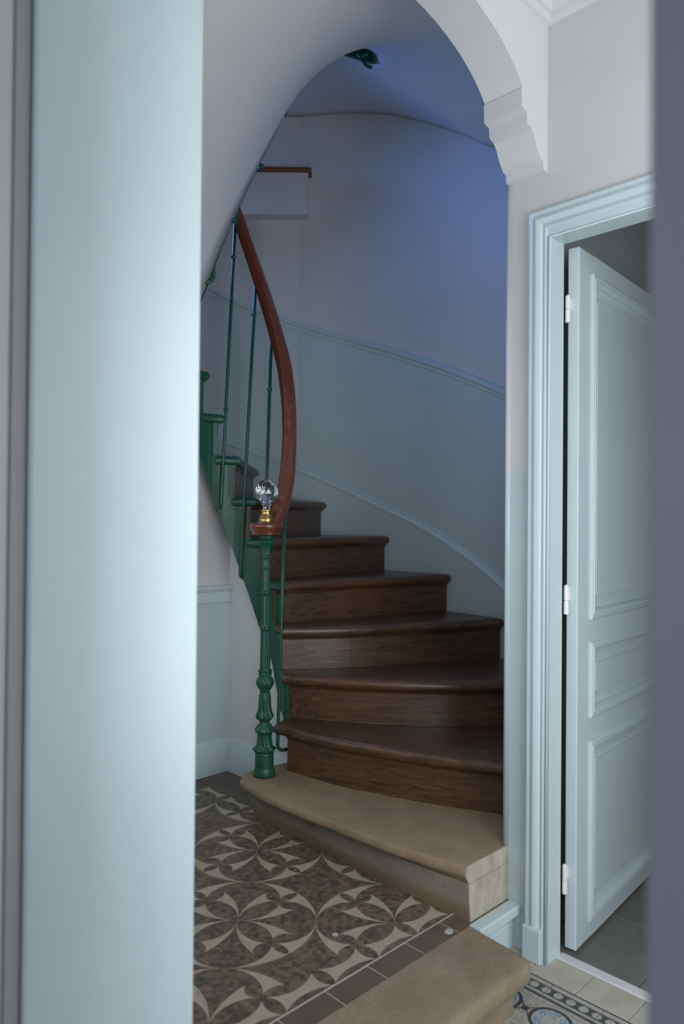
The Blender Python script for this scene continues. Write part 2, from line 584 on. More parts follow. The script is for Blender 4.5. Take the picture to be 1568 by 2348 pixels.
# ================================================================== landing floor
ld = MB().box((LX, 1.336, -0.1), (2.30, 3.05, LZ - 0.006)).build('floor_landing', m_bed)
structure(ld, 'raised landing floor of brown and cream circle patterned tiles with brown border', 'floor')
full = tile_mesh('circle_tile', U - 0.0005, U - 0.0005, 0.006, m_ltile, 0.0004)
XE = BX + 3.46 * U; YE = BY - 2.53 * U
for i in range(-4, 3):
    for j in range(-6, 2):
        put_tile(full, BX + (i + .5) * U, BY - (j + .5) * U, LZ, ld)
eb = tile_mesh('circle_edge_tile', U - 0.0005, 0.53 * U - 0.001, 0.006, m_ltile, 0.0004)
for i in range(-4, 3): put_tile(eb, BX + (i + .5) * U, BY - 2.265 * U, LZ, ld)
ea = tile_mesh('circle_edge_tile', 0.46 * U - 0.001, U - 0.0005, 0.006, m_ltile, 0.0004)
for j in range(-6, 2): put_tile(ea, BX + 3.23 * U, BY - (j + .5) * U, LZ, ld)
put_tile(tile_mesh('circle_corner_tile', 0.46 * U - 0.001, 0.53 * U - 0.001, 0.006, m_ltile), BX + 3.23 * U, BY - 2.265 * U, LZ, ld)
bt = tile_mesh('brown_tile', 0.1575, 0.076, 0.006, m_btile)
for k in range(-4, 4): put_tile(bt, 1.572 + k * 0.1595, YE - 0.0405, LZ, ld)
MB().box((LX, YE - 0.0785, LZ - 0.0062), (1.9, YE - 0.002, LZ - 0.0008)).box((LX, YE - 0.0026, LZ - 0.0062), (1.9, YE + 0.0022, LZ + 0.0006)).build('joint', m_grout, ld)
bt2 = tile_mesh('brown_tile', 0.196, 0.1575, 0.006, m_btile)
for k in range(0, 10): put_tile(bt2, XE + 0.099, 2.912 - k * 0.1595, LZ - .0004, ld)

# ================================================================== stone threshold step


def rounded_slab(outline, z0, z1, r, seg=6, ex=1.0, hard=None):
    """slab with half round edge, outline is a ccw list of 2D points; returns rings from bottom to top"""
    n = len(outline); P = [Vector(p) for p in outline]; N = []
    for i in range(n):
        a = (P[i] - P[i - 1]).normalized(); b = (P[(i + 1) % n] - P[i]).normalized()
        na = Vector((a.y, -a.x)); nb = Vector((b.y, -b.x)); m = (na + nb)
        m = m / max(0.35, m.length_squared / 2.0) if m.length > 1e-6 else na
        N.append(m)
    rings = []
    h = (z1 - z0); rr = r
    for k in range(seg + 1):
        a = -math.pi / 2 + math.pi * k / seg
        ca = max(0.0, math.cos(a)); sa = math.sin(a)
        off = rr * (ca ** ex - 1.0)
        z = (z0 + z1) / 2 + (h / 2) * math.copysign(abs(sa) ** ex, sa)
        rings.append([(p.x + q.x * off * (0 if hard and hard(p) else 1), p.y + q.y * off * (0 if hard and hard(p) else 1), z) for p, q in zip(P, N)])
    return rings


def arc(cx, cy, r, a0, a1, n):
    return [(cx + r * math.cos(math.radians(a0 + (a1 - a0) * i / n)), cy + r * math.sin(math.radians(a0 + (a1 - a0) * i / n))) for i in range(n + 1)]


st = empty('stone_threshold', (1.3, 1.2, 0))
tag(st, 'worn beige stone step leading from the lower hall up to the patterned landing', 'step')
ol = [(0.665, 1.104)] + arc(1.815, 1.149, 0.045, -90, 0, 6) + [(1.862, 1.337), (0.665, 1.337)]
MB().loft(rounded_slab(ol, LZ - 0.062, LZ, 0.030, 10, 0.72, lambda p: p.y > 1.33)).build('tread', m_stone2, st, 50)
ol = [(0.665, 1.140)] + arc(1.790, 1.170, 0.03, -90, 0, 4) + [(1.822, 1.334), (0.665, 1.334)]
MB().prism([(x, y, -0.004) for x, y in ol], [(x, y, LZ - 0.060) for x, y in ol]).build('riser', m_stone2, st)

# low moulded skirting under the stair's stone step end
pr = [(0, 0), (0.016, 0), (0.016, 0.072), (0.012, 0.078), (0.012, 0.092), (0.022, 0.098), (0.024, 0.108), (0.030, 0.112), (0.044, 0.114), (0.044, 0.139), (0.040, 0.144), (0, 0.144)]
sk = MB().sweep(pr, [(1.866, 1.342, 0), (W - 0.001, 1.342, 0)], [(0, -1), (0, -1)]).build('baseboard_step', m_trim)
structure(add_bevel(sk, 0.0015, 1), 'short pale blue moulded skirting between stone step and door frame', 'baseboard')

# ================================================================== right wall with door opening
DY0, DY1, DZ = 0.250, 1.208, 2.290
wr = MB()
wr.box((W, DY1, 0), (2.15, YA1, ZC)); wr.box((W, DY0, DZ), (2.15, DY1, ZC)); wr.box((W, -1.36, 0), (2.15, DY0, ZC))
wr = wr.build('wall_right', m_hallwall)
structure(wr, 'right hall wall, lilac white above and pale blue below, with a doorway', 'wall')
bead = MB().tube([(W + 0.001, YA1 + 0.001, 0.318), (W + 0.001, YA1 + 0.001, 2.483)], 0.0105, 12).build('trim_2', m_bead, None, True)
structure(bead, 'slim rounded corner bead on the wall end beside the stairs', 'trim')

# casing
cas = empty('door_casing', (W, 1.0, 0)); tag(cas, 'pale blue moulded door casing around the open panelled door', 'door casing', kind='structure')
pw = [(0.0, 0.0), (0.0, 0.020), (0.004, 0.024), (0.009, 0.024), (0.012, 0.019), (0.014, 0.019), (0.016, 0.029), (0.022, 0.034), (0.032, 0.036), (0.040, 0.033), (0.043, 0.026), (0.046, 0.026), (0.048, 0.031), (0.057, 0.032), (0.063, 0.028), (0.063, 0.0)]
YL, YR, ZT = 1.206, 0.252, 2.293
rings = []
for (kind) in range(4):
    ring = []
    for (w, d) in pw:
        y = YL + w if kind < 2 else YR - w
        z = 0.0 if kind in (0, 3) else ZT + w
        ring.append((W - d, y, z))
    rings.append(ring)
MB().loft(rings).build('architrave', m_trim, cas, 30)
for (y0, y1) in ((1.2075, 1.2705), (0.1875, 0.2505)):
    add_bevel(MB().box((W - 0.042, y0, 0.001), (W, y1, 0.107)).build('plinth_block', m_trim, cas), 0.004)
FZ = 2.263
ua = [(1.209, 0), (1.209, 2.294), (0.249, 2.294), (0.249, 0), (0.263, 0), (0.263, FZ), (1.195, FZ), (1.195, 0)]
fr = MB(); n = len(ua)
rg = [[(X, y, z) for y, z in ua] for X in (W - 0.019, 2.149)]
for k in range(n):
    q = (k + 1) % n; fr.poly([rg[0][k], rg[0][q], rg[1][q], rg[1][k]])
for r_ in rg:
    fr.poly([r_[0], r_[1], r_[6], r_[7]]); fr.poly([r_[1], r_[2], r_[5], r_[6]]); fr.poly([r_[2], r_[3], r_[4], r_[5]])
add_bevel(fr.build('frame', m_trim, cas), 0.004)
MB().tube([(W - 0.019, 1.199, 0), (W - 0.019, 1.199, FZ + .004), (W - 0.019, 0.259, FZ + .004), (W - 0.019, 0.259, 0)], 0.006, 8).build('bead', m_trim, cas, True)

# ================================================================== door leaf
da = math.radians(4.6); DU = Vector((math.cos(da), math.sin(da), 0)); DN = Vector((-math.sin(da), math.cos(da), 0))
D0 = Vector((2.182, 1.159, 0)); DWID = 0.925; DB, DT = 0.013, 2.257; DTH = 0.038


def dp(u, n, z): return D0 + DU * u + DN * n + Vector((0, 0, z))


def dbox(mb, u0, u1, n0, n1, z0, z1):
    a = [dp(u0, n0, z0), dp(u1, n0, z0), dp(u1, n1, z0), dp(u0, n1, z0)]
    b = [dp(u0, n0, z1), dp(u1, n0, z1), dp(u1, n1, z1), dp(u0, n1, z1)]
    return mb.prism(a, b)


door = empty('door_1', tuple(D0)); tag(door, 'pale blue three panel wooden door standing open into the dark room', 'door', kind='structure')
PANELS = [(0.073 + .022, 0.655 - .022), (0.740 + .018, 0.974 - .018), (1.057 + .022, 2.190 - .022)]
PU0, PU1 = 0.118, 0.815
d1 = MB()
dbox(d1, 0, PU0, 0, DTH, DB, DT)
add_bevel(d1.build('stile', m_trim, door), 0.003)
d1 = MB(); dbox(d1, PU1, DWID, 0, DTH, DB, DT); add_bevel(d1.build('stile', m_trim, door), 0.003)
zs = [DB] + [q for pn in PANELS for q in pn] + [DT]
for i in range(0, len(zs), 2):
    d1 = MB(); dbox(d1, PU0, PU1, 0.0003, DTH, zs[i], zs[i + 1]); d1.build('rail', m_trim, door)


def frame_sweep(prof, u0, u1, z0, z1):
    """profile (inward distance, height towards viewer) around a rectangle on the door face"""
    rings = []
    for (cu, cz, su, sz) in ((u0, z0, 1, 1), (u1, z0, -1, 1), (u1, z1, -1, -1), (u0, z1, 1, -1)):
        rings.append([dp(cu + su * w, -h, cz + sz * w) for (w, h) in prof])
    rings.append(rings[0])
    return rings


mould = [(-0.024, 0.0), (-0.024, 0.006), (-0.019, 0.010), (-0.014, 0.010), (-0.012, 0.006), (-0.010, 0.006), (-0.007, 0.011), (0.0, 0.010), (0.005, 0.003), (0.008, -0.006), (0.008, -0.013), (-0.001, -0.013), (-0.001, 0.0)]
for (z0, z1) in PANELS:
    d1 = MB(); dbox(d1, PU0, PU1, 0.012, 0.030, z0, z1); pnl = d1.build('panel', m_trim, door)
    rings = frame_sweep(mould, PU0, PU1, z0, z1)
    MB().loft(rings, caps=False).build('moulding', m_trim, door, 25)
    # raised field with a fine edge
    e = 0.052
    d1 = MB()
    d1.loft([[dp(PU0 + e, -(-0.012), z0 + e), dp(PU1 - e, 0.012, z0 + e), dp(PU1 - e, 0.012, z1 - e), dp(PU0 + e, 0.012, z1 - e)],
             [dp(PU0 + e, 0.006, z0 + e), dp(PU1 - e, 0.006, z0 + e), dp(PU1 - e, 0.006, z1 - e), dp(PU0 + e, 0.006, z1 - e)],
             [dp(PU0 + e + .006, 0.0070, z0 + e + .006), dp(PU1 - e - .006, 0.0070, z0 + e + .006), dp(PU1 - e - .006, 0.0070, z1 - e - .006), dp(PU0 + e + .006, 0.0070, z1 - e - .006)]])
    d1.build('raised_field', m_trim, door)
for (za, zb) in ((2.013, 2.095), (1.08, 1.167), (0.194, 0.28)):
    hx, hy = 2.161, 1.187; zm = (za + zb) / 2
    hg = MB().tube([(hx, hy, za), (hx, hy, zm - 0.0012)], 0.0085, 14)
    hg.tube([(hx, hy, zm - 0.0012), (hx, hy, zm + 0.0012)], 0.005, 10)
    hg.tube([(hx, hy, zm + 0.0012), (hx, hy, zb)], 0.0082, 14)
    hg.tube([(hx, hy, zb), (hx, hy, zb + 0.004), (hx, hy, zb + 0.007)], [0.0082, 0.007, 0.003], 14)
    hg.box((hx, hy - .0012, zm), (2.181, hy + .0012, zb - .004)); hg.box((2.154, hy - .0012, za + .002), (hx, hy + .0012, zm))
    hg = hg.build('hinge', m_hinge, door, 40); hg['label'] = 'small white painted barrel hinge'
kn = MB().tube([tuple(dp(0.86, -0.001, 1.03)), tuple(dp(0.86, -0.035, 1.03)), tuple(dp(0.86, -0.045, 1.03)), tuple(dp(0.86, -0.062, 1.03))], [0.009, 0.009, 0.024, 0.018], 16).build('knob', m_brass, door, 40)

# dark room behind the door
rm = MB().box((2.15, -2.0, -0.12), (5.2, 1.30, -0.006)).build('floor_room', m_bed)
structure(rm, 'grey tiled floor of the dark room behind the open door', 'floor')
rt_ = tile_mesh('room_tile', 0.33, 0.33, 0.006, m_gtile, 0.002)
for i in range(0, 4):
    for j in range(0, 6):
        put_tile(rt_, 2.335 + i * 0.332, 1.12 - j * 0.332, 0, rm)
rw = MB()
rw.box((2.152, 1.302, 0), (5.2, 1.322, 3.0)); rw.box((5.2, -2.0, 0), (5.25, 1.30, 3.0)); rw.box((2.15, -2.05, 0), (5.2, -2.0, 3.0)); rw.box((2.152, -2.0, 2.95), (5.2, 1.30, 3.0))
rw = rw.build('wall_room', m_dark); structure(rw, 'dim grey green walls of the unlit room behind the open door', 'wall')

# ================================================================== arch
AC = (LX + W) / 2
prof = [(W, 2.481), (2.063, 2.483), (2.062, 2.507), (2.047, 2.513), (2.035, 2.524), (2.024, 2.540), (2.014, 2.556), (2.006, 2.572), (1.992, 2.587), (1.966, 2.597), (1.966, 2.626), (1.938, 2.634), (1.936, 2.690), (1.943, 2.692),
        (1.925, 2.712), (1.904, 2.733), (1.882, 2.751), (1.859, 2.767), (1.833, 2.783), (1.807, 2.797), (1.782, 2.808), (1.756, 2.818), (1.698, 2.838), (1.64, 2.851), (1.594, 2.858), (1.52, 2.866), (1.45, 2.870), (AC, 2.872)]
pl = prof + [(2 * AC - x, z) for x, z in prof[-2::-1]]
ring = pl + [(LX, ZC), (W, ZC)]
# split in quads above the intrados so the faces tessellate cleanly
wa = MB()
for i in range(len(pl) - 1):
    (xa, za), (xb, zb) = pl[i], pl[i + 1]
    wa.poly([(xa, YA0, za), (xb, YA0, zb), (xb, YA1, zb), (xa, YA1, za)])
front = MB()
n0 = len(wa.v)
wa.poly([(x, YA0, z) for x, z in ring]); wa.poly([(x, YA1, z) for x, z in ring])
wa = wa.build('wall_arch', m_trimw, None, 20)
structure(wa, 'white plaster basket arch on scrolled corbels crossing the hall before the stairs', 'arch')
above = MB().box((LX, YA1 - .02, ZC), (W + .1, YA1 + .04, 6.5)).build('wall_stair_front', m_white)
structure(above, 'plain upper stairwell wall over the arch', 'wall')

# ================================================================== left wall with the doorway we look through
JY0, JY1, JZ = 0.162, 1.01, 2.42
wl = MB()
wl.box((RX, JY1 + .012, 0), (LX, 3.05, 6.5)); wl.box((RX, -2.05, 0), (LX, JY0 - .012, ZC)); wl.box((RX, JY0 - .012, JZ), (LX, JY1 + .012, ZC))
wl = wl.build('wall_left', [m_white]); structure(wl, 'thick left hall wall with the doorway in the foreground', 'wall')
li = add_bevel(MB().box((RX + .004, JY1, 0), (LX + .004, JY1 + .012, JZ)).build('trim_3', m_trim), 0.004)
structure(li, 'pale blue door lining, large blurred panel at the left foreground', 'door lining')
lr = MB().box((RX, JY0 - .012, 0), (LX + .004, JY0, JZ)).box((RX, JY0, JZ - .012), (LX, JY1, JZ)).build('trim_4', m_trim)
structure(lr, 'pale blue door lining hidden at the right side of the near doorway', 'door lining')
c1 = MB().box((RX - .018, JY1 + .0095, 0), (RX + .004, JY1 + .10, JZ)).build('trim_5', m_grey_shade); structure(c1, 'blurred architrave edge at the far left, shade painted in dark grey', 'architrave')
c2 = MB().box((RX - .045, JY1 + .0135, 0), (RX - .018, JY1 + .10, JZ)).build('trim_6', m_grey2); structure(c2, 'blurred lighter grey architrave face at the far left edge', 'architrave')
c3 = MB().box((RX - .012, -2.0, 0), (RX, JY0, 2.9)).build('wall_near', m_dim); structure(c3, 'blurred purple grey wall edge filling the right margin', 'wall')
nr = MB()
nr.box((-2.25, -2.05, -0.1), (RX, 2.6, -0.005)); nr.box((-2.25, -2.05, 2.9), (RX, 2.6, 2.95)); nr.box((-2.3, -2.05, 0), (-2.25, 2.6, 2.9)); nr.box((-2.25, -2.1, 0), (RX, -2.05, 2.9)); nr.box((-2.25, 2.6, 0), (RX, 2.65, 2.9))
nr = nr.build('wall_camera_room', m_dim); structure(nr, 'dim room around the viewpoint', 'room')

# hall end and ceiling
he = MB()
he.box((LX, -1.36, 0), (0.72, -1.3, ZC)); he.box((2.02, -1.36, 0), (W + .06, -1.3, ZC)); he.box((LX, -1.36, 2.6), (W, -1.3, ZC)); he.box((0.72, -1.36, 0), (2.02, -1.3, 0.2))
he = he.build('wall_hall_end', m_white); structure(he, 'street end wall of the hall with a tall glazed opening', 'wall')
hc = MB().box((LX, -1.36, ZC), (W + .06, YA1, ZC + .06)).build('ceiling', m_ceil); structure(hc, 'white hall ceiling', 'ceiling')
cp = [(0, 0), (0.012, 0.004), (0.018, 0.016), (0.018, 0.024), (0.026, 0.026), (0.034, 0.040), (0.050, 0.056), (0.066, 0.066), (0.070, 0.076), (0.084, 0.080), (0.096, 0.092), (0.100, 0.113), (0, 0.113)]
co = MB()
zc = 2.948
co.loft([[(W - o, -1.3, zc + u) for o, u in cp], [(W - o, YA0 - o, zc + u) for o, u in cp], [(LX + o, YA0 - o, zc + u) for o, u in cp], [(LX + o, -1.3, zc + u) for o, u in cp]])
co = co.build('trim_7', m_ceil, None, 30); structure(co, 'white stepped ceiling cornice in the hall corner', 'cornice')

# ================================================================== curved stairwell wall
KX, KY = 2.88, 3.34; TX, TY = -0.7157, 0.6985
wpath = catmull([(2.095, 1.372), (2.5, 1.385), (2.83, 1.53), (3.03, 1.79), (3.125, 2.1), (3.155, 2.45), (3.135, 2.8), (3.058, 3.075), (KX, KY)], 12)
nK = len(wpath) - 1
wpath += [Vector((KX + TX * s, KY + TY * s)) for s in [0.05 * k for k in range(1, 27)]]
nF = len(wpath) - 1
wpath += [Vector((1.2, 4.25)), Vector((0.76, 3.9)), Vector((LX, 3.05))]
ss = [0.0]
for a, b in zip(wpath, wpath[1:]): ss.append(ss[-1] + (b - a).length)
rail_s = [1.34, 1.543, 1.838, 2.138, 2.421, 2.688, 2.794, 2.951, 3.108, 3.213, 3.292, 3.6, 4.1]
rail_z = [1.988, 2.082, 2.211, 2.33, 2.431, 2.516, 2.548, 2.60, 2.66, 2.713, 2.759, 2.93, 3.15]
trim_s = [1.341, 1.534, 1.681, 1.83, 1.98, 2.129, 2.274, 2.413, 2.548, 2.707, 2.839, 2.943, 3.074, 3.204, 4.0]
trim_z = [1.044, 1.157, 1.234, 1.307, 1.372, 1.43, 1.488, 1.55, 1.61, 1.675, 1.727, 1.765, 1.811, 1.859, 2.2]
Rz = [interp(s, rail_s, rail_z) for s in ss]; Tz = [interp(s, trim_s, trim_z) for s in ss]


def inward(i):
    a = wpath[max(0, i - 1)]; b = wpath[min(len(wpath) - 1, i + 1)]
    t = (b - a).normalized(); return Vector((-t.y, t.x))


Nn = [inward(i) for i in range(len(wpath))]
Nn[nK] = (Vector((-TY, TX)) + inward(nK - 1)).normalized()
# window opening in the flat facet
WS0, WS1, WZ0, WZ1 = 0.25, 1.20, 3.45, 3.765
wv = []; wf = []; wm = []
levels = []
for i, p in enumerate(wpath):
    zz = [0.0, min(Rz[i], 3.3), WZ0, WZ1, 6.5]
    for z in zz: wv.append((p.x, p.y, z))
for i in range(len(wpath) - 1):
    sm = (ss[i] + ss[i + 1]) / 2 - ss[nK]
    for k in range(4):
        if k == 2 and WS0 < sm < WS1 and i < nF: continue
        q = i * 5 + k
        wf.append((q, q + 5, q + 6, q + 1)); wm.append(0 if k == 0 else 1)
ws = mobj('wall_stairwell', wv, wf, [m_blue, m_white], None, 6, wm)
structure(ws, 'curved stairwell wall, grey blue below the rising dado rail and lilac above', 'wall')
so = ws.modifiers.new('thick', 'SOLIDIFY'); so.thickness = 0.055; so.offset = 1.0
sel = list(range(9, nF + 1))
rp = [(-0.004, -0.030), (0.007, -0.030), (0.009, -0.024), (0.009, -0.010), (0.016, -0.006), (0.020, 0.004), (0.017, 0.014), (0.011, 0.018), (0.011, 0.026), (-0.004, 0.030)]
dr = MB().sweep(rp, [(wpath[i].x, wpath[i].y, Rz[i]) for i in sel], [Nn[i] for i in sel]).build('trim_8', m_blue, None, 30)
structure(dr, 'grey blue dado rail climbing the curved stairwell wall', 'dado rail')
tp = [(-0.004, -0.026), (0.010, -0.026), (0.013, -0.012), (0.009, -0.004), (0.007, 0.004), (0.010, 0.010), (0.006, 0.016), (-0.004, 0.018)]
dt = MB().sweep(tp, [(wpath[i].x, wpath[i].y, Tz[i]) for i in sel], [Nn[i] for i in sel]).build('trim_9', m_blue, None, 30)
structure(dt, 'thin grey blue skirting moulding following the steps on the curved wall', 'moulding')
# window in the facet
win = empty('window_1', (KX + TX * .7, KY + TY * .7, WZ0)); tag(win, 'small stair window above the wooden sill, hidden behind the upper flight', 'window', kind='structure')


def fp(s, n, z): return (KX + TX * s - 0.6985 * n, KY + TY * s - 0.7157 * n, z)


def fbox(mb, s0, s1, n0, n1, z0, z1):
    return mb.prism([fp(s0, n0, z0), fp(s1, n0, z0), fp(s1, n1, z0), fp(s0, n1, z0)], [fp(s0, n0, z1), fp(s1, n0, z1), fp(s1, n1, z1), fp(s0, n1, z1)])


wfm = MB()
fbox(wfm, WS0 - .01, WS0 + .03, -0.16, -0.12, WZ0, WZ1); fbox(wfm, WS1 - .03, WS1 + .01, -0.16, -0.12, WZ0, WZ1); fbox(wfm, WS0, WS1, -0.16, -0.12, WZ0, WZ0 + .03); fbox(wfm, WS0, WS1, -0.16, -0.12, WZ1 - .03, WZ1); fbox(wfm, .71, .74, -0.16, -0.12, WZ0, WZ1)
wfm.build('window_frame', m_trimw, win)
wre = MB()
fbox(wre, WS0 - .03, WS0, -0.16, -0.05, WZ0 - .02, WZ1 + .02); fbox(wre, WS1, WS1 + .03, -0.16, -0.05, WZ0 - .02, WZ1 + .02); fbox(wre, WS0, WS1, -0.16, -0.05, WZ0 - .03, WZ0); fbox(wre, WS0, WS1, -0.16, -0.05, WZ1, WZ1 + .03)
wre.build('reveal', m_white, win)
bpy.data.objects['stair_window_daylight'].location = fp(0.725, -0.10, 3.607)
sill = MB(); fbox(sill, -0.075, 1.30, 0.0, 0.105, 3.412, 3.436)
tag(add_bevel(sill.build('window_sill', m_sillwood), 0.006), 'narrow reddish brown wooden sill on the stairwell wall below the upper flight', 'sill')
apr = MB(); fbox(apr, -0.055, 1.30, 0.0, 0.085, 3.165, 3.411)
apr.poly
ap = apr.build('wall_sill_apron', m_white); structure(ap, 'boxed wall panel beneath the wooden sill', 'wall panel')
sc = MB().box((LX, 1.3, 6.5), (3.3, 4.35, 6.56)).build('ceiling_stairwell', m_ceil); structure(sc, 'stairwell ceiling', 'ceiling')

# ================================================================== walls under the stairs


def zb(th): return max(0.16, 0.846 + 0.0111 * (th - 20.0))


def ang(x, y): return math.degrees(math.atan2(y - CY, x - CX))


XU, YU = 2.150, 2.990
wu = MB()
ys = [2.99 - 0.02 * k for k in range(0, 28)]
for ya, yb in zip(ys, ys[1:]):
    ta, tb = zb(ang(XU, ya)) + .05, zb(ang(XU, yb)) + .05
    wu.prism([(XU, ya, 0.1), (XU + .03, ya, 0.1), (XU + .03, yb, 0.1), (XU, yb, 0.1)], [(XU, ya, ta), (XU + .03, ya, ta), (XU + .03, yb, tb), (XU, yb, tb)])
wu = wu.build('wall_understair', m_trimw); structure(wu, 'white wall enclosing the space under the green stair string', 'wall')
wb = MB()
xs = [LX + (XU + .03 - LX) * k / 60 for k in range(61)]
for xa, xb in zip(xs, xs[1:]):
    ta, tb = [min(2.06, zb(ang(x, YU)) + .15) for x in (xa, xb)]
    zsp = 1.03
    wb.prism([(xa, YU, 0.1), (xb, YU, 0.1), (xb, YU + .03, 0.1), (xa, YU + .03, 0.1)], [(xa, YU, zsp), (xb, YU, zsp), (xb, YU + .03, zsp), (xa, YU + .03, zsp)], 0)
    wb.prism([(xa, YU, zsp), (xb, YU, zsp), (xb, YU + .03, zsp), (xa, YU + .03, zsp)], [(xa, YU, ta), (xb, YU, tb), (xb, YU + .03, tb), (xa, YU + .03, ta)], 1)
wb = wb.build('wall_back', [m_blue, m_white]); structure(wb, 'back wall of the landing, pale blue dado below and lilac white above', 'wall')
cr = MB().sweep([(0, -.05), (.012, -.05), (.014, -.035), (.010, -.03), (.010, .0), (.020, .008), (.026, .02), (.026, .03), (0, .032)], [(LX, YU, 1.02), (XU - .001, YU, 1.02)], [(0, -1), (0, -1)]).build('trim_10', m_trim, None, 30)
structure(cr, 'pale blue chair rail on the landing back wall', 'chair rail')
bpz = [(0, 0), (.014, 0), (.014, .128), (.011, .134), (.011, .142), (.006, .156), (0, .160)]
b1 = MB().loft([[(LX, YU - o, LZ - .001 + u) for o, u in bpz], [(XU - o, YU - o, LZ - .001 + u) for o, u in bpz], [(XU - o, 2.46, LZ - .001 + u) for o, u in bpz]]).build('baseboard_back', m_trim, None, 30)
structure(b1, 'pale blue baseboard along the landing walls behind the newel post', 'baseboard')

# ================================================================== staircase
Z1 = 0.316; RI = 0.1935


def tz(i): return Z1 + (i - 1) * RI


def zs_(th): return max(zb(th), 0.505) if th < -12 else zb(th)


def eye(th, r): return (CX + r * math.cos(math.radians(th)), CY + r * math.sin(math.radians(th)))


# first stone step
s1 = empty('stone_stair_step', (1.9, 1.9, LZ)); tag(s1, 'wide worn limestone bottom step of the staircase under the newel post', 'step')
nose_a = [(1.880, 2.486), (1.830, 2.458), (1.806, 2.415), (1.786, 2.26), (1.783, 2.152), (1.796, 1.88), (1.818, 1.576), (1.864, 1.349)]
foot_a = [(1.935, 2.474), (1.908, 2.458), (1.896, 2.43), (1.894, 2.28), (1.893, 2.14), (1.886, 1.86), (1.878, 1.62), (1.884, 1.349)]
fa = catmull(nose_a, 5); ff = catmull(foot_a, 5)
back = [(2.0865, 1.349), (2.0865, 1.364), (2.092, 1.374), (2.42, 1.386), (2.36, 1.70), (2.18, 2.2), (2.11, 2.46), (1.98, 2.49)]
wob = [0.0025 * math.sin(i * 2.1) + 0.0018 * math.sin(i * 5.3 + 1) for i in range(len(fa))]


def step_ring(t, inset, z, wz=0.0):
    """t = 0 at the nose line, 1 at the foot line"""
    r = []
    for a, f, w in zip(fa, ff, wob):
        d = (f - a); q = a + d * t
        if d.length > 1e-5: q = q + d.normalized() * (inset + w * (1 - t))
        r.append((q.x, max(q.y, 1.349), z + (w * 0.6 if wz else 0)))
    return r + [(x, y, z) for x, y in back]


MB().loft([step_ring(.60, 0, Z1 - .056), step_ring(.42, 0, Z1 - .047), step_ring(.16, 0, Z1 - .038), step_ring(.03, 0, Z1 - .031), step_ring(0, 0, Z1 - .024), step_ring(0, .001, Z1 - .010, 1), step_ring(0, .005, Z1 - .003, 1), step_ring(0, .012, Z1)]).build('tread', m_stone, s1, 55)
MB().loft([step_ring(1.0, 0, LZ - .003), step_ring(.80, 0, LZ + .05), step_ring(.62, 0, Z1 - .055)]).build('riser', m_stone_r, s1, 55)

stair = empty('staircase', (2.4, 2.4, Z1))
tag(stair, 'winding staircase of dark worn oak treads with a green painted inner string', 'staircase')
NOSE = {
    2: [(1.985, 2.440), (2.02, 2.13), (2.125, 1.79), (2.262, 1.48), (2.305, 1.40)],
    3: [(2.055, 2.472), (2.20, 2.22), (2.43, 1.925), (2.655, 1.735), (2.845, 1.565)],
    4: [(2.100, 2.52), (2.36, 2.35), (2.74, 2.175), (3.098, 2.035)],
    5: [eye(-11, .226), (2.62, 2.500), (3.142, 2.392)],
    6: [eye(8, .226), (2.65, 2.755), (3.125, 2.815)],
    7: [eye(27, .226), (2.56, 2.985), (2.978, 3.185)],
    8: [eye(46, .226), (2.40, 3.165), (2.712, 3.488)],
    9: [eye(65, .226), (2.17, 3.34), (2.36, 3.83)],
    10: [eye(84, .226), (1.97, 3.5), (2.02, 4.14)],
    11: [eye(103, .226), (1.76, 3.5), (1.66, 4.22)],
}


def shift(path, d):
    """offset a polyline to its left (towards the next higher step) by d"""
    P = [Vector(p) for p in path]; out = []
    for i, p in enumerate(P):
        t = (P[min(i + 1, len(P) - 1)] - P[max(i - 1, 0)]).normalized()
        out.append(p + Vector((-t.y, t.x)) * d)
    return out


def wall_between(a, b):
    """wall path points lying between two outer ends"""
    def near(p): return min(range(nF + 1), key=lambda i: (wpath[i] - Vector(p)).length)
    i, j = near(a), near(b)
    return [wpath[k] + Nn[k] * 0.004 for k in range(i + 1, j)] if j > i else []


